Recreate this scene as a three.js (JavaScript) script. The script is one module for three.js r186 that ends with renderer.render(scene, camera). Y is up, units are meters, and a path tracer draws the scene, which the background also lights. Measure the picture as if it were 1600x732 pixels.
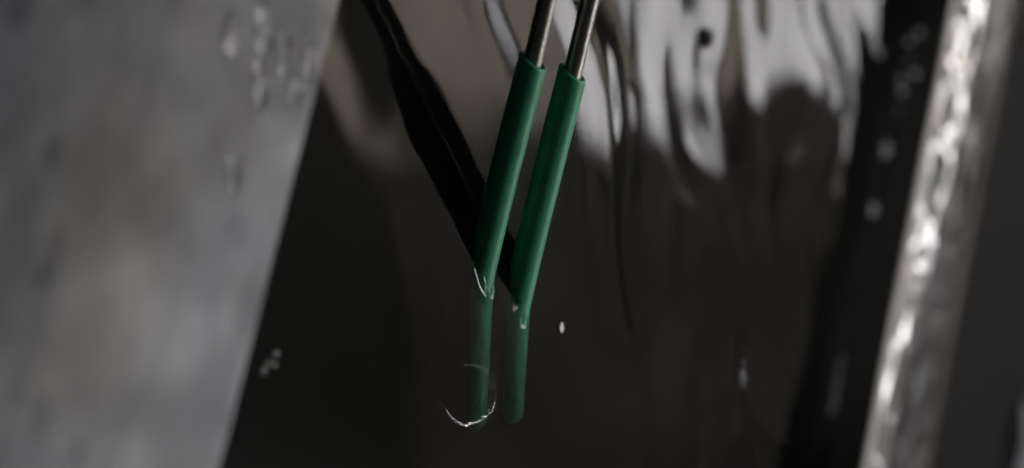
import * as THREE from 'three';
import { mergeGeometries } from 'three/addons/utils/BufferGeometryUtils.js';
import { RectAreaLightUniformsLib } from 'three/addons/lights/RectAreaLightUniformsLib.js';
import { RoundedBoxGeometry } from 'three/addons/geometries/RoundedBoxGeometry.js';

// ---------------------------------------------------------------- camera, lights, exposure
const MM = 0.001, RAD = Math.PI / 180;
const scene = new THREE.Scene();
const PITCH = 37 * RAD, DIST = 0.6;
const camera = new THREE.PerspectiveCamera(8.373, 1024 / 468, 0.05, 20);
camera.up.set(-1, 0, 0);                                  // the photographer held the camera on its side
camera.position.set(0, DIST * Math.sin(PITCH), DIST * Math.cos(PITCH));
camera.lookAt(0, 0, 0);
camera.focus = 0.592;
camera.userData.fStop = camera.getFocalLength() / 20;     // a lens opening of 20 mm
scene.add(camera);

scene.background = new THREE.Color().setRGB(0.02, 0.02, 0.0205);

RectAreaLightUniformsLib.init();
const BOX = { at: new THREE.Vector3(0.15, 0.64, -0.64), w: 0.62, h: 0.38, aim: new THREE.Vector3(0, 0, -0.03) };
const softbox = new THREE.RectAreaLight(new THREE.Color().setRGB(0.985, 0.98, 1.0), 9.5, BOX.w, BOX.h);  // added lamp, stands in for daylight on sleeves and rims
softbox.position.copy(BOX.at);
softbox.lookAt(BOX.aim);
scene.add(softbox);
const STRIP = { at: new THREE.Vector3(0.345, 0.44, -0.55), w: 0.27, h: 0.40, aim: new THREE.Vector3(-0.02, 0.02, 0) };
const stripLight = new THREE.RectAreaLight(new THREE.Color().setRGB(0.98, 0.98, 1.0), 1.3, STRIP.w, STRIP.h);  // added lamp, gives the bright strip mirrored along the rods
stripLight.position.copy(STRIP.at);
stripLight.lookAt(STRIP.aim);
scene.add(stripLight);
const LOW = { at: new THREE.Vector3(-0.245, 0.287, -0.58), w: 0.40, h: 0.165, aim: new THREE.Vector3(-0.245, 0.10, 0.1) };
const lowLight = new THREE.RectAreaLight(new THREE.Color().setRGB(0.86, 0.875, 1.0), 3.0, LOW.w, LOW.h);  // added lamp, mirrored as the pale patches in the liquid
lowLight.position.copy(LOW.at);
lowLight.lookAt(LOW.aim);
scene.add(lowLight);

const spot = new THREE.SpotLight(new THREE.Color().setRGB(1.0, 0.93, 0.86), 15, 0, 38 * RAD, 0.5, 2);  // added spot, lights only the board and cloth that the liquid mirrors
spot.position.set(-0.62, 0.42, -0.16);
spot.target.position.set(-0.12, 0.42, -0.58);
scene.add(spot, spot.target);
const snoot = new THREE.SpotLight(new THREE.Color().setRGB(1.0, 0.97, 0.93), 1.0, 0, 4 * RAD, 0.5, 2);  // added narrow spot, brightens the far-wall droplets and rim
snoot.position.set(-0.5, 0.7, 0.3);
snoot.target.position.set(-0.006, 0.003, -0.128);
scene.add(snoot, snoot.target);

const renderer = new THREE.WebGLRenderer({ antialias: true });
renderer.toneMapping = THREE.LinearToneMapping;
renderer.toneMappingExposure = 1;
renderer.shadowMap.enabled = true;
softbox.castShadow = true; spot.castShadow = true; snoot.castShadow = true; spot.shadow.radius = 2;

// ---------------------------------------------------------------- helpers
let seed = 12345;
const rnd = () => { seed = (seed * 1664525 + 1013904223) >>> 0; return seed / 4294967296; };
const hash = (x, y, z) => { let h = Math.imul(x, 374761393) ^ Math.imul(y, 668265263) ^ Math.imul(z, 2147483647 ^ 0x5bd1e995); h = Math.imul(h ^ (h >>> 13), 1274126177); return ((h ^ (h >>> 16)) >>> 0) / 4294967296; };
const fade = (t) => t * t * t * (t * (t * 6 - 15) + 10);
function noise(x, y, k = 0) {                              // smooth value noise, -1 to 1
  const i = Math.floor(x), j = Math.floor(y), u = fade(x - i), v = fade(y - j);
  const a = hash(i, j, k), b = hash(i + 1, j, k), c = hash(i, j + 1, k), d = hash(i + 1, j + 1, k);
  return 2 * (a + (b - a) * u + (c - a) * v + (a - b - c + d) * u * v) - 1;
}
function fbm(x, y, k, n = 4) { let s = 0, a = 0.5; for (let i = 0; i < n; i++) { s += a * noise(x, y, k + i * 7); x *= 2.03; y *= 2.03; a *= 0.5; } return s; }
const smooth = (a, b, x) => { const t = Math.min(1, Math.max(0, (x - a) / (b - a))); return t * t * (3 - 2 * t); };
const lerp = (a, b, t) => a + (b - a) * t;

const used = {};
const numbered = (n) => { const k = used[n] = (used[n] ?? -1) + 1; return k ? `${n}_${String(k).padStart(3, '0')}` : n; };
function thing(name, label, category, pos = [0, 0, 0], group) {
  const o = new THREE.Group(); o.name = numbered(name); o.position.set(...pos); scene.add(o);
  o.userData = { label, category }; if (group) o.userData.group = group;
  return o;
}
function part(name, geo, mat, parent = scene) {
  const m = new THREE.Mesh(geo, mat); m.name = parent === scene ? numbered(name) : name;
  m.castShadow = m.receiveShadow = true; parent.add(m); return m;
}
function single(name, geo, mat, label, category, pos, group) {
  const m = part(name, geo, mat); m.position.set(...pos);
  m.userData = { label, category }; if (group) m.userData.group = group; return m;
}
// a grid of points f(i, j) -> [x, y, z] in millimetres, with smooth normals
function sheet(nu, nv, f, closed = false, uvs = null) {
  const pos = new Float32Array(nu * nv * 3), uv = new Float32Array(nu * nv * 2), idx = [];
  for (let i = 0; i < nu; i++) for (let j = 0; j < nv; j++) {
    const p = f(i, j), k = i * nv + j; pos[3 * k] = p[0] * MM; pos[3 * k + 1] = p[1] * MM; pos[3 * k + 2] = p[2] * MM;
    uv[2 * k] = uvs ? uvs(i, j)[0] : i / (nu - 1); uv[2 * k + 1] = uvs ? uvs(i, j)[1] : j / (nv - 1);
  }
  const nj = closed ? nv : nv - 1;
  for (let i = 0; i < nu - 1; i++) for (let j = 0; j < nj; j++) {
    const a = i * nv + j, b = i * nv + (j + 1) % nv, c = a + nv, d = b + nv; idx.push(a, b, d, a, d, c);
  }
  const g = new THREE.BufferGeometry();
  g.setAttribute('position', new THREE.BufferAttribute(pos, 3)); g.setAttribute('uv', new THREE.BufferAttribute(uv, 2));
  g.setIndex(idx); g.computeVertexNormals(); return g;
}
function texture(w, h, f, srgb = false) {
  const d = new Uint8Array(w * h * 4);
  for (let y = 0; y < h; y++) for (let x = 0; x < w; x++) { const c = f(x / w, y / h), k = 4 * (y * w + x); d[k] = c[0] * 255; d[k + 1] = c[1] * 255; d[k + 2] = c[2] * 255; d[k + 3] = 255; }
  const t = new THREE.DataTexture(d, w, h); t.magFilter = THREE.LinearFilter; t.minFilter = THREE.LinearMipmapLinearFilter; t.generateMipmaps = true;
  t.wrapS = t.wrapT = THREE.ClampToEdgeWrapping; if (srgb) t.colorSpace = THREE.SRGBColorSpace; t.needsUpdate = true; return t;
}
const clamp01 = (x) => Math.min(1, Math.max(0, x));

// ---------------------------------------------------------------- materials
const M = {};
const zincMap = texture(1024, 512, (u, v) => {            // mottled, stained zinc: bluish and brownish clouds, dark pits
  const s = fbm(u * 13, v * 9, 3, 5), b = fbm(u * 6 + 9, v * 3.4, 21, 4), w = fbm(u * 40, v * 30, 55, 3), p = smooth(0.36, 0.62, fbm(u * 24, v * 24, 81, 3)), q = smooth(0.25, 0.5, fbm(u * 15 + 4, v * 15, 91, 3));
  const g = 0.40 + 0.075 * s + 0.06 * w - 0.13 * p + 0.07 * q;
  return [clamp01(g + 0.03 * b), clamp01(g + 0.008 * b + 0.004), clamp01(g - 0.035 * b + 0.012)];
}, true);
const zincRough = texture(512, 256, (u, v) => { const g = clamp01(0.72 + 0.3 * fbm(u * 18, v * 6, 33, 4)); return [g, g, g]; });
const zincBump = texture(1024, 512, (u, v) => { const g = clamp01(0.5 + 0.35 * fbm(u * 30, v * 10, 44, 4)); return [g, g, g]; });
M.zinc = new THREE.MeshStandardMaterial({ map: zincMap, roughnessMap: zincRough, bumpMap: zincBump, bumpScale: 0.0005, metalness: 0.25, roughness: 0.8 });
M.rim = new THREE.MeshStandardMaterial({ color: new THREE.Color().setRGB(0.42, 0.42, 0.42), metalness: 0.9, roughness: 0.15 });
M.lip = new THREE.MeshStandardMaterial({ color: new THREE.Color().setRGB(0.30, 0.29, 0.275), metalness: 0.2, roughness: 0.6 });
M.flange = new THREE.MeshPhysicalMaterial({ color: new THREE.Color().setRGB(0.022, 0.022, 0.023), roughness: 0.28, specularIntensity: 0.8 });
M.tan = new THREE.MeshPhysicalMaterial({ color: new THREE.Color().setRGB(0.06, 0.05, 0.041), roughness: 0.6, specularIntensity: 0.4 });
M.inside = new THREE.MeshStandardMaterial({ color: new THREE.Color().setRGB(0.022, 0.0218, 0.0216), roughness: 0.5 });
M.water = new THREE.MeshPhysicalMaterial({ color: 0xffffff, roughness: 0.07, metalness: 0, transmission: 1, thickness: 0.04, ior: 1.35, attenuationColor: new THREE.Color().setRGB(0.36, 0.38, 0.34), attenuationDistance: 0.026 });
M.film = new THREE.MeshPhysicalMaterial({ color: 0xffffff, roughness: 0, transmission: 1, thickness: 0, ior: 1.25, specularIntensity: 0.08 });
M.bead = new THREE.MeshPhysicalMaterial({ color: 0xffffff, roughness: 0.02, transmission: 1, thickness: 0.001, ior: 1.4 });
M.drop = new THREE.MeshPhysicalMaterial({ color: 0xffffff, roughness: 0.03, transmission: 1, thickness: 0.001, ior: 1.33 });
M.green = new THREE.MeshPhysicalMaterial({ color: new THREE.Color().setRGB(0.042, 0.28, 0.158), roughness: 0.46, clearcoat: 0.14, clearcoatRoughness: 0.08, specularIntensity: 0.55 });
{
  // u runs along a sleeve, v round it: scuffs, specks of grime, a crease highlight painted as a pale line, a fainter scratch
  const mark = (u, v) => 0.5 * smooth(0.5, 0.72, noise(u * 150, v * 46, 61)) + 0.25 * smooth(0.2, 0.6, fbm(u * 26, v * 9, 63, 3));
  const glintScratch = (u, v) => smooth(0.006, 0.001, Math.abs(v - 0.862 - 0.008 * noise(u * 9, 0, 3))) * smooth(0.56, 0.6, u) * smooth(0.79, 0.76, u) + 0.4 * smooth(0.003, 0.001, Math.abs(v - 0.915)) * smooth(0.4, 0.45, u) * smooth(0.62, 0.58, u);  // the stronger line is a highlight painted into the colour
  M.green.map = texture(1024, 256, (u, v) => { const k = 1 - 0.22 * mark(u, v) + 0.05 * fbm(u * 40, v * 14, 12, 3), w = glintScratch(u, v); return [clamp01(0.23 * k + 0.30 * w), clamp01(0.575 * k + 0.2 * w), clamp01(0.44 * k + 0.25 * w)]; }, true);
  M.green.color.setRGB(1, 1, 1);
  M.green.bumpMap = texture(1024, 256, (u, v) => { const l = clamp01(0.6 - 0.5 * mark(u, v) + 0.25 * fbm(u * 70, v * 24, 12, 3)); return [l, l, l]; });
  M.green.bumpScale = 0.00003;
}
M.steel = new THREE.MeshStandardMaterial({ color: new THREE.Color().setRGB(0.27, 0.262, 0.25), metalness: 0.9, roughness: 0.33 });
M.paintedGlint = new THREE.MeshPhysicalMaterial({ color: new THREE.Color().setRGB(0.40, 0.41, 0.42), roughness: 0.35, clearcoat: 1 });  // pale colour painted in place of wet glints
M.paleGlint = new THREE.MeshPhysicalMaterial({ color: new THREE.Color().setRGB(0.6, 0.6, 0.6), roughness: 0.3, clearcoat: 1 });  // lighter colour imitating a white glint
M.milky = new THREE.MeshPhysicalMaterial({ color: new THREE.Color().setRGB(0.14, 0.145, 0.145), roughness: 0.4, clearcoat: 1, clearcoatRoughness: 0.05 });  // dull pale colour, stands in for weaker glints on drops and bubbles
M.speck = new THREE.MeshStandardMaterial({ color: new THREE.Color().setRGB(0.02, 0.019, 0.018), roughness: 0.7 });
M.table = new THREE.MeshPhysicalMaterial({ color: new THREE.Color().setRGB(0.014, 0.014, 0.014), roughness: 0.8, specularIntensity: 0.15 });
M.black = new THREE.MeshStandardMaterial({ color: new THREE.Color().setRGB(0.02, 0.02, 0.02), roughness: 0.7 });
M.diffuser = new THREE.MeshStandardMaterial({ color: 0xffffff, emissive: new THREE.Color().setRGB(0.97, 0.975, 1.0), emissiveIntensity: 0.5, roughness: 0.9 });
M.dimDiffuser = new THREE.MeshStandardMaterial({ color: 0xffffff, emissive: new THREE.Color().setRGB(0.98, 0.98, 1.0), emissiveIntensity: 0.1, roughness: 0.9 });
M.bulb = new THREE.MeshStandardMaterial({ color: 0xffffff, emissive: new THREE.Color().setRGB(1, 0.94, 0.88), emissiveIntensity: 1.5 });
M.beige = new THREE.MeshStandardMaterial({ color: new THREE.Color().setRGB(0.36, 0.33, 0.30), roughness: 0.9 });
M.cloth = new THREE.MeshStandardMaterial({ color: new THREE.Color().setRGB(0.047, 0.045, 0.043), roughness: 0.95 });
M.blackCloth = new THREE.MeshStandardMaterial({ color: new THREE.Color().setRGB(0.014, 0.014, 0.014), roughness: 0.95 });
M.pale = new THREE.MeshStandardMaterial({ color: new THREE.Color().setRGB(0.30, 0.30, 0.34), roughness: 0.9 });

// ---------------------------------------------------------------- the tray: it stands turned 21 degrees; zl runs across it, xl along it
const YAW = -21.2 * RAD, CS = Math.cos(21.2 * RAD), SN = Math.sin(21.2 * RAD);
const toLocal = (x, z) => [x * CS + z * SN, -x * SN + z * CS];
const toWorld = (xl, zl) => [xl * CS - zl * SN, xl * SN + zl * CS];
const dent = (x, z) => 0.35 * fbm(x / 40, z / 22, 201, 3) * smooth(0.5, 6, z - 71.6) - 0.0024 * Math.max(0, z - 88) ** 2 * smooth(88, 100, z);
const ZN = 71.6, ZF = -121, TOP = 10.5, LEN = 150, DEEP = -46;

// ---------------------------------------------------------------- tongs: two prongs that slope into the liquid
const AX = new THREE.Vector3(-1, 0.46, 0.22).normalize();
const PRONGS = [
  { at: [4.6, 0, 7.8], up: 40.5, down: 36, rod: 95 },      // mm along the axis from the point where it meets the liquid
  { at: [10.0, 0, -3.0], up: 44.5, down: 29, rod: 100 },
];
const RS = 2.78, RR = 1.72, SIDE = 130 * RAD, CUT = 130 * RAD;
// distance in the plane of the liquid to a prong's outline there (mm, negative inside)
function prongGap(x, z, p) {
  const dx = x - p.at[0], dz = z - p.at[2], along = dx * AX.x + dz * AX.z;
  return Math.sqrt(Math.max(0, dx * dx + dz * dz - along * along)) - RS;
}

// ---------------------------------------------------------------- the liquid's surface (mm)
const BUBBLE = { x: 29.6, z: 13.4, rx: 5.5, rz: 7.9, h: 4.8 };
function swell(x, z) {
  const right = smooth(10, -50, z), top = smooth(30, -30, x);
  const wx = x + 8 * noise(x / 24, z / 20, 101), wz = z + 8.5 * noise(x / 26, z / 22, 102) + 0.16 * x;
  let h = 0.42 * noise(wx / 46, wz / 15, 110) * (0.22 + 1.0 * right) * (0.35 + 0.65 * top);
  h += 0.15 * noise(wx / 30, wz / 7.5, 111) * (0.12 + right * 1.5) * (0.15 + 0.85 * top);
  h += 0.035 * noise(wx / 16, wz / 3.6, 112) * (0.12 + right);
  h += 0.26 * noise(wx / 20, wz / 9 + 5, 115) * smooth(-48, -78, z);
  h += 0.07 * noise(wx / 10 + 2, wz / 6.5, 116) * right * smooth(10, -20, x);
  const upLeft = smooth(-8, -40, x) * smooth(-25, 0, z);
  h += 0.26 * upLeft * noise(wx / 22 + 3.4, wz / 19 + 0.5, 118);
  return h;
}
function height(x, z) {
  let h = swell(x, z);
  for (const p of PRONGS) {
    const dx = x - p.at[0], dz = z - p.at[2], along = (dx * AX.x + dz * AX.z) / Math.hypot(AX.x, AX.z);
    const side = Math.sqrt(Math.max(0, dx * dx + dz * dz - along * along));
    const e = Math.hypot(along / (RS * 2.35), side / RS), gap = (e - 1) * RS * (1 + 0.9 * Math.abs(along) / (Math.abs(along) + side + 0.01));
    const ang = Math.atan2(side * Math.sign(dz * AX.x - dx * AX.z), along);
    h += (0.03 + 0.5 * smooth(0.2, 0.75, noise(ang * 3.4 + p.up, 0, 117))) * Math.exp(-Math.max(0, gap) / 0.7);
  }
  const bg = Math.hypot((x - BUBBLE.x) / BUBBLE.rx, (z - BUBBLE.z) / BUBBLE.rz), bd = (bg - 1) * 6;
  h += bd > 0 ? 0.03 * Math.exp(-bd / 1.3) : 0.03 * Math.exp(bd / 0.8);
  const [, zl] = toLocal(x, z);
  h += 1.1 * Math.exp(-(zl - ZF) / 1.8) + 1.1 * Math.exp(-(ZN - zl) / 1.8);
  return h;
}
{
  const xs = [], zs = [];
  for (let x = -LEN; x < -95; x += 2.5) xs.push(x); for (let x = -95; x < 95; x += 0.42) xs.push(x); for (let x = 95; x <= LEN; x += 2.5) xs.push(x);
  for (let z = ZF - 0.4; z < ZN + 0.4; z += 0.36) zs.push(z); zs.push(ZN + 0.4);
  const nu = xs.length, nv = zs.length, top = sheet(nu, nv, (i, j) => { const [x, z] = toWorld(xs[i], zs[j]); return [x, height(x, z), z]; });
  // sides and bottom close the body of liquid
  const edge = []; for (let i = 0; i < nu; i++) edge.push(i * nv); for (let j = 1; j < nv; j++) edge.push((nu - 1) * nv + j); for (let i = nu - 2; i >= 0; i--) edge.push(i * nv + nv - 1); for (let j = nv - 2; j > 0; j--) edge.push(j);
  const P = top.attributes.position, N = top.attributes.normal, n0 = P.count, m = edge.length;
  const pos = new Float32Array((n0 + 2 * m + 1) * 3), nor = new Float32Array((n0 + 2 * m + 1) * 3), idx = Array.from(top.index.array);
  pos.set(P.array); nor.set(N.array);
  for (let k = 0; k < m; k++) {
    const e = edge[k], x = P.getX(e), z = P.getZ(e), l = Math.hypot(x, z) || 1;
    pos.set([x, P.getY(e), z], 3 * (n0 + k)); pos.set([x, (DEEP - 0.5) * MM, z], 3 * (n0 + m + k));
    nor.set([x / l, 0, z / l], 3 * (n0 + k)); nor.set([x / l, -0.3, z / l], 3 * (n0 + m + k));
  }
  const c = n0 + 2 * m; pos.set([0, (DEEP - 0.5) * MM, 0], 3 * c); nor.set([0, -1, 0], 3 * c);
  for (let k = 0; k < m; k++) { const q = (k + 1) % m; idx.push(n0 + k, n0 + q, n0 + m + q, n0 + k, n0 + m + q, n0 + m + k, c, n0 + m + k, n0 + m + q); }
  const g = new THREE.BufferGeometry();
  g.setAttribute('position', new THREE.BufferAttribute(pos, 3)); g.setAttribute('normal', new THREE.BufferAttribute(nor, 3));
  // wind the triangles so that the top faces up
  g.setIndex(idx);
  const w = part('water', g, M.water); w.userData.kind = 'structure';
}

// ---------------------------------------------------------------- table, tray
{
  const t = part('table', new RoundedBoxGeometry(1.1, 0.03, 0.9, 3, 0.006), M.table); t.position.set(0, -0.068, -0.08); t.userData.kind = 'structure';
}
{
  const tray = thing('metal_tray', 'grey metal tray filled with dark liquid, rims blurred at left and right', 'tray', [0, (DEEP - 3) * MM, 0]);
  tray.rotation.y = YAW;
  const L0 = -(DEEP - 3);
  // near rim: a broad flat plate with a softly rolled inner edge
  const P2 = [];
  for (let a = 0; a <= 8; a++) { const t = a / 8 * Math.PI / 2; P2.push([ZN + 2.2 - 2.2 * Math.cos(t), TOP - 2.2 + 2.2 * Math.sin(t)]); }
  for (let k = 1; k <= 60; k++) P2.push([ZN + 2.2 + k * 2, TOP]);
  for (let a = 1; a <= 6; a++) { const t = a / 6 * Math.PI / 2; P2.push([ZN + 122.2 + 3 * Math.sin(t), TOP - 3 + 3 * Math.cos(t)]); }
  P2.push([ZN + 125.2, TOP - 14]);
  const nx = 240;
  part('near_rim', sheet(nx, P2.length, (i, j) => { const x = -LEN + 2 * LEN * i / (nx - 1), q = P2[j]; return [x, L0 + q[1] + dent(x, q[0]), q[0]]; }, false, (i, j) => [i / (nx - 1), (P2[j][0] - ZN) / 125]), M.zinc, tray);
  // body
  const box = (x0, x1, y0, y1, z0, z1) => { const g = new THREE.BoxGeometry((x1 - x0) * MM, (y1 - y0) * MM, (z1 - z0) * MM); g.translate((x0 + x1) / 2 * MM, (L0 + (y0 + y1) / 2) * MM, (z0 + z1) / 2 * MM); return g; };
  part('near_wall', box(-LEN, LEN, DEEP, TOP - 2.15, ZN, ZN + 2), M.inside, tray);
  part('far_wall', box(-LEN, LEN, DEEP, TOP - 0.62, ZF - 2, ZF), M.inside, tray);
  part('tray_floor', box(-LEN - 2, LEN + 2, DEEP - 3, DEEP, ZF - 2, ZN + 2), M.inside, tray);
  for (const s of [-1, 1]) part('end_wall', box(s > 0 ? LEN : -LEN - 2, s > 0 ? LEN + 2 : -LEN, DEEP, TOP, ZF - 2, ZN + 2), M.inside, tray);
  // far rim: narrow flat lip, groove, lumpy rolled bead, sloping flange
  const lipP = []; for (let a = 0; a <= 5; a++) { const t = a / 5 * Math.PI / 2; lipP.push([0.6 - 0.6 * Math.cos(t), TOP - 0.6 + 0.6 * Math.sin(t)]); } lipP.push([1.4, TOP], [2.4, TOP], [2.8, TOP - 0.2], [3.1, TOP - 0.8], [3.2, TOP - 2]);
  part('lip', sheet(80, lipP.length, (i, j) => { const x = LEN - 2 * LEN * i / 79; return [x, L0 + lipP[j][1] + 0.12 * noise(x / 21, 0, 7), ZF - lipP[j][0]]; }), M.lip, tray);
  const nb = 900, nj = 64;
  const bead = (d, x) => TOP - 2.0 + 1.8 * (1 - 0.85 * smooth(-58, -22, x)) * smooth(4.0, 12.4, d) - 4.0 * smooth(12.2, 17.4, d);
  part('rolled_bead', sheet(nb, nj, (i, j) => {
    const x = LEN - 2 * LEN * i / (nb - 1), d = 3.0 + 14.5 * Math.pow(j / (nj - 1), 1.3), on = smooth(4.2, 7, d);
    const lump = 0.56 * noise(x / 5.2, d / 3.4, 301) * (1 - 0.62 * smooth(-62, -28, x)) + 0.22 * noise(x / 2.6, d / 2.4, 302) * (1 - 0.62 * smooth(-62, -28, x)) + 0.4 * noise(x / 24, d / 9, 303);
    return [x, L0 + bead(d, x) + on * lump, ZF - d];
  }), M.rim, tray);
  part('flange', sheet(400, 34, (i, j) => { const x = LEN - 2 * LEN * i / 299, d = 17.2 + 15.2 * j / 33; return [x, L0 + TOP - 4.2 - 0.09 * (d - 17.2) + 0.8 * noise(x / 14, d / 4, 311) + 0.4 * noise(x / 5, d / 2, 312), ZF - d]; }), M.flange, tray);
  part('outer_edge', sheet(200, 14, (i, j) => { const x = LEN - 2 * LEN * i / 199, t = Math.PI * (1 - j / 13); return [x, L0 + TOP - 6.6 + 1.5 * Math.sin(t) + 0.3 * noise(x / 15, j / 5, 321), ZF - 34.4 - 2.3 * Math.cos(t)]; }), M.tan, tray);
  part('outer_wall', box(-LEN, LEN, DEEP, TOP - 16, ZF - 36.6, ZF - 35.4), M.black, tray);
}

// ---------------------------------------------------------------- the tongs
{
  const t = thing('tongs', 'steel tongs with two green rubber coated prongs dipped into the dark liquid', 'tongs', [10 * MM, 0, 4 * MM]);
  const q = new THREE.Quaternion().setFromUnitVectors(new THREE.Vector3(0, 1, 0), AX);
  for (const [n, p] of PRONGS.entries()) {
    const place = (m, parent) => { m.position.set((p.at[0] - 10) * MM, 0, (p.at[2] - 4) * MM); m.quaternion.copy(q); };
    // rod: steel with oblique ribs, more marked on the first prong
    const rib = n ? 0.02 : 0.14;
    const rod = part('rod', sheet(700, 40, (i, j) => {
      const y = p.up - 8 + p.rod * i / 699, a = -j / 40 * 2 * Math.PI;
      const w = Math.pow(0.5 + 0.5 * Math.sin(y * 2 * Math.PI / 1.25 + a * 2), 1.5);
      const r = RR + rib * (w - 0.4) * (n ? 1 : 0.25 + 0.75 * smooth(-0.3, 0.5, Math.cos(a - SIDE))) + 0.015 * noise(y / 0.7, j / 2.5, 404 + n);
      return [r * Math.cos(a), y, r * Math.sin(a)];
    }, true), M.steel, t); place(rod);
    // sleeve: a tube with an oblique, slightly rounded mouth and a rounded closed tip
    const rings = [];
    rings.push([1.5, p.up - 5], [1.72, p.up - 1.2], [1.85, p.up - 0.25], [2.2, p.up - 0.02], [2.5, p.up - 0.02], [2.7, p.up - 0.18], [2.78, p.up - 0.5]);
    for (let k = 1; k <= 90; k++) rings.push([RS + 0.02 * noise(k / 5, n, 500), p.up - 0.5 - (p.up - 0.5 + p.down - 2.6) * k / 90]);
    for (let k = 1; k <= 8; k++) { const a = k / 8 * Math.PI / 2; rings.push([Math.max(0.01, RS * Math.cos(a)), -p.down + 2.6 - 2.6 * Math.sin(a)]); }
    const sleeve = part('sleeve', sheet(rings.length, 48, (i, j) => {
      const a = j / 48 * 2 * Math.PI, [r, y] = rings[i], skew = smooth(p.up - 8, p.up, y) * 1.1 * Math.cos(a - CUT);
      const bow = 0.55 * Math.sin(Math.PI * clamp01((y + p.down) / (p.up + p.down))) * (n ? 0.6 : 1);
      return [r * Math.cos(a) + bow * Math.cos(SIDE), y + skew, r * Math.sin(a) + bow * Math.sin(SIDE)];
    }, true), M.green, t); place(sleeve);
  }
}

// ---------------------------------------------------------------- bubbles, drops and flecks, the pale ones coloured to imitate glints
{
  const b = thing('bubble', 'large clear bubble with a glinting rim against the left green prong', 'bubble', [BUBBLE.x * MM, 0, BUBBLE.z * MM]);
  part('film', sheet(24, 64, (i, j) => {
    const t = i / 23 * Math.PI / 2, a = j / 64 * 2 * Math.PI;
    return [BUBBLE.rx * Math.cos(a) * Math.sin(t + 1e-3), 0.2 + BUBBLE.h * Math.cos(t), BUBBLE.rz * Math.sin(a) * Math.sin(t + 1e-3)];
  }, true), M.film, b);
  part('rim', sheet(361, 14, (i, j) => {
    const a = i / 360 * 2 * Math.PI, f = j / 14 * 2 * Math.PI, low = smooth(0.0, 0.95, Math.cos(a + 0.25));
    const r = 0.019 + 0.014 * noise(a * 7, 1, 605) + 0.15 * low * low * (0.65 + 0.55 * noise(Math.cos(a) * 5, Math.sin(a) * 5, 601)) + 0.11 * low * noise(a * 14, f, 602);
    const wob = 0.22 * low * noise(a * 6, 0, 603);
    const rho = 1 + (r * Math.cos(f) + wob) / 6;
    return [BUBBLE.rx * Math.cos(a) * rho, 0.45 + r * Math.sin(f) * 1.1, BUBBLE.rz * Math.sin(a) * rho];
  }, true), M.bead, b);
}
function blob(rx, ry, rz, n, mat, name, label, category, x, z, y, group, turn = 0) {
  const g = sheet(13, 20, (i, j) => {
    const t = i / 12 * Math.PI, a = -j / 20 * 2 * Math.PI, k = 1 + 0.16 * noise(3 * Math.cos(a) * Math.sin(t) + n, 3 * Math.sin(a) * Math.sin(t) + 2 * Math.cos(t), 700 + n);
    return [rx * k * Math.cos(a) * Math.sin(t + 1e-4), -ry * k * Math.cos(t), rz * k * Math.sin(a) * Math.sin(t + 1e-4)];
  }, true);
  const m = single(name, g, mat, label, category, [x * MM, y * MM, z * MM], group); m.rotation.y = turn; return m;
}
blob(2.0, 0.8, 1.45, 1, M.speck, 'floating_speck', 'small dark oval speck floating among the bright reflections at upper right', 'speck', -40, -66.2, 0.5);
blob(0.95, 0.24, 0.8, 2, M.paleGlint, 'glint_fleck', 'single pale fleck standing in for a glint right of the right green prong', 'paintedGlint', 17.9, -15.3, 0.3);  // pale colour imitates a glint on the liquid
// a loose cluster of droplets, their pale colour standing in for glints
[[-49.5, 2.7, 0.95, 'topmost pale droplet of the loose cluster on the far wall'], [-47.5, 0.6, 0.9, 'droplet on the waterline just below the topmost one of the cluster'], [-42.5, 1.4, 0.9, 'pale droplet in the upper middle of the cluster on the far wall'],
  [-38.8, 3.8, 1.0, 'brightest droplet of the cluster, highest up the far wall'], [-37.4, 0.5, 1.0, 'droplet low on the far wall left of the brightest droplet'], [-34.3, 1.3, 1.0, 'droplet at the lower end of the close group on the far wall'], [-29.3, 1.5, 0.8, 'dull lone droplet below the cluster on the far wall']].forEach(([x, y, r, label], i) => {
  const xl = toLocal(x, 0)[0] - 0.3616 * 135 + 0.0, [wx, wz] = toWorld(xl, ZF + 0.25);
  blob(r, r, r * 0.75, 10 + i, i === 6 || i === 2 ? M.milky : M.paintedGlint, 'water_droplet', label, 'droplet', wx, wz, y + 0.5, 'droplets on the far wall', YAW);
});
blob(1.0, 0.7, 1.0, 18, M.milky, 'pale_bubble', 'dull bubble afloat left of the droplets on the far wall', 'bubble', -40, -134, height(-40, -134) + 0.2);
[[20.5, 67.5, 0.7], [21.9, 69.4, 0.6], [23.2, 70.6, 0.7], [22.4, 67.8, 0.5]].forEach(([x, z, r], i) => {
  blob(r, r * 0.7, r, 30 + i, M.milky, 'pale_bubble', ['topmost', 'second from top', 'third from top', 'lowest'][[0, 2, 3, 1][i]] + ' of the four tiny bubbles in the knot beside the wide left rim', 'bubble', x, z, height(x, z) + 0.2, 'bubbles beside the left rim');
});
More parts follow.
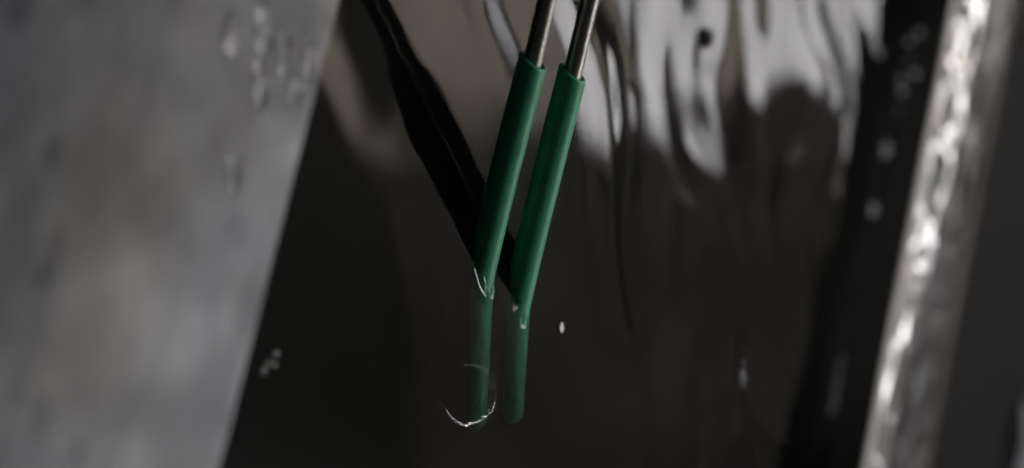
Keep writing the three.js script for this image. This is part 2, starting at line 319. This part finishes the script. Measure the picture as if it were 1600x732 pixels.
// pale flecks standing in for glints where the liquid meets the far wall
[[-18.6, 1.9, 'upper pale fleck standing in for a glint on the waterline under the far rim'], [-5.4, 1.7, 'lower pale fleck standing in for a glint on the waterline under the far rim']].forEach(([x, r, label], i) => {
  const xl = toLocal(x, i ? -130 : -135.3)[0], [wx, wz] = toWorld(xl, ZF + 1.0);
  blob(r, 0.8, 0.8, 40 + i, M.paintedGlint, 'glint_fleck', label, 'paintedGlint', wx, wz, height(wx, wz) + 0.2, undefined, YAW);
});
[[27, 0.7], [29.5, 0.9], [32, 1.0], [34.6, 0.9], [37, 1.1], [39.6, 0.9]].forEach(([x, r], i) => {  // pale blobs standing in for a chain of waterline glints
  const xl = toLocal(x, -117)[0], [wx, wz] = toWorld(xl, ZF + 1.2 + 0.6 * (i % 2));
  blob(r * 1.3, r * 0.8, r * 0.8, 50 + i, M.milky, 'pale_bubble', ['topmost', 'second from top', 'third from top', 'third from bottom', 'second from bottom', 'lowest'][i] + ' glint stand-in of the row at the lower end of the far waterline', 'bubble', wx, wz, height(wx, wz) + 0.2, 'glint stand-ins in a row on the far waterline', YAW);
});

// shallow drops added on the broad near rim to give bright spots
[[-32.5, 89.4, 4.0, 2.3, 'added light-catching drop farthest left on the grey rim at top'], [-34.2, 81.6, 5.0, 2.8, 'largest added light-catching drop on the grey rim at top'], [-24.9, 83.1, 4.0, 2.2, 'added light-catching drop just below the largest one on the grey rim'],
  [-24.2, 74.3, 3.0, 1.8, 'small added light-catching drop below and nearest the edge of the grey rim'], [-29.9, 76.7, 4.2, 1.7, 'narrow added light-catching drop between the largest one and the rim edge'], [-10.5, 89.4, 3.8, 1.8, 'lone added light-catching drop lower down on the grey rim'], [-29.7, 70.4, 4.2, 1.5, 'slim added light-catching drop right at the rim edge']].forEach(([x, z, a, b, label], n) => {
  const [xl, zl] = toLocal(x, z), y0 = TOP + dent(xl, zl) - 0.06;
  const g = sheet(22, 36, (i, j) => {
    const t = j / 36 * 2 * Math.PI, q = i < 14 ? i / 13 : 1 - (i - 13) / 8 * 0.99, k = 1 + 0.2 * noise(2 * Math.cos(t) + 9 * n, 2 * Math.sin(t), 801), w = Math.max(q, 0.004);
    const y = i < 14 ? 0.06 + (0.15 + 0.05 * noise(3 * q * Math.cos(t) + n, 3 * q * Math.sin(t), 803)) * (b / 2.4) * Math.pow(1 - q * q, 1.2) : -0.05;
    return [a * k * w * Math.cos(t), y, b * k * w * Math.sin(t)];
  }, true);
  single('added_drop', g, M.drop, label, 'water drop', [x * MM, y0 * MM, z * MM], 'added light-catching drops on the near rim');
});

// ---------------------------------------------------------------- lamps, board and cloths added outside the frame for the liquid and metal to mirror
function addedSpotLamp(L, label) {
  const s = thing('added_spot_lamp', label, 'lamp', L.position.toArray());
  s.lookAt(L.target.position);
  const bulb = new THREE.SphereGeometry(0.026, 20, 12); part('added_lamp_bulb', bulb, M.bulb, s);
  const hood = new THREE.LatheGeometry([[0.001, -0.09], [0.03, -0.088], [0.04, -0.06], [0.05, 0.02], [0.052, 0.07], [0.049, 0.07], [0.046, 0.02], [0.036, -0.056], [0.001, -0.07]].map((p) => new THREE.Vector2(...p)), 36); hood.rotateX(Math.PI / 2); part('hood', hood, M.black, s);
}
addedSpotLamp(spot, 'added unseen spot lamp that lights the added beige board');
addedSpotLamp(snoot, 'added unseen spot lamp that lights the droplets and far rim of the tray');
function addedSoftLamp(B, label, glow) {
  const s = thing('added_softbox_lamp', label, 'lamp', B.at.toArray());
  s.lookAt(B.aim);
  const g = new THREE.BoxGeometry(B.w, B.h, 0.004); g.translate(0, 0, -0.006); part('added_lamp_diffuser', g, glow, s);
  const sh = [], W = B.w / 2 + 0.012, H = B.h / 2 + 0.012;
  for (const [x, y, w, h] of [[0, H, 2 * W + 0.02, 0.02], [0, -H, 2 * W + 0.02, 0.02], [W, 0, 0.02, 2 * H - 0.02], [-W, 0, 0.02, 2 * H - 0.02]]) { const b = new THREE.BoxGeometry(w, h, 0.05); b.translate(x, y, -0.015); sh.push(b); }
  part('frame', mergeGeometries(sh), M.black, s);
  const c = new THREE.CylinderGeometry(0.05, 1, 0.2, 4, 1, true); c.rotateY(Math.PI / 4); c.rotateX(-Math.PI / 2); c.scale(W / 0.7071, H / 0.7071, 1); c.translate(0, 0, -0.14); part('housing', c, M.black, s);
}
addedSoftLamp(BOX, 'added unseen softbox lamp standing in for daylight beyond the tray', M.diffuser);
addedSoftLamp(LOW, 'added unseen low softbox lamp mirrored as pale patches in the liquid', M.diffuser);
addedSoftLamp(STRIP, 'added unseen dim softbox lamp mirrored as a bright strip on the rods', M.dimDiffuser);
{
  const b = thing('added_board', 'added unseen beige board for the liquid to mirror', 'board', [-0.283, -0.053, -0.61]);  // added board, gives the brown tone mirrored in the liquid
  const g = new RoundedBoxGeometry(0.5, 0.65, 0.012, 2, 0.003); g.translate(0, 0.325, 0); part('panel', g, M.beige, b);
  const f = new THREE.BoxGeometry(0.4, 0.012, 0.09); f.translate(0, 0.006, 0); part('foot', f, M.black, b);
}
{
  const n = 90, g = sheet(n, 160, (i, j) => { const x = 10 + 172 * i / (n - 1); return [x, j * 652 / 159, -556 + 7 * noise(x / 45, j * 4.1 / 40, 905) + 2 * noise(x / 16, j * 4.1 / 15, 906)]; });
  g.translate(-0.05, -0.053, 0);
  single('added_dark_cloth', g, M.cloth, 'added unseen dark cloth for the liquid to mirror', 'cloth', [0, 0, 0]);  // added cloth, gives the dark base tone mirrored in the liquid
  const c = sheet(80, 30, (i, j) => [-540 + 672 * i / 79, 640 - (172 - 50 * smooth(-15, -75, -540 + 672 * i / 79)) * (1 - j / 29), -546 + 3 * noise(i / 6, j / 9, 907)]);
  single('added_black_cloth', c, M.blackCloth, 'added unseen black cloth that darkens the reflection at the left of the liquid', 'cloth', [0, 0, 0]);  // added cloth, hides the main lamp and blackens the reflection at left
}
{
  const g = sheet(30, 24, (i, j) => [46 + 60 * i / 29, 4 + 1.6 * noise(i / 5, j / 6, 901) + 3 * Math.sin(j / 23 * Math.PI) , -300 - 60 * j / 23 + 0.25 * (60 * i / 29)], false);
  single('pale_cloth', g, M.pale, 'pale lavender cloth lying on the dark table at the far right corner', 'cloth', [0, -0.053, 0]);
}
renderer.render(scene, camera);
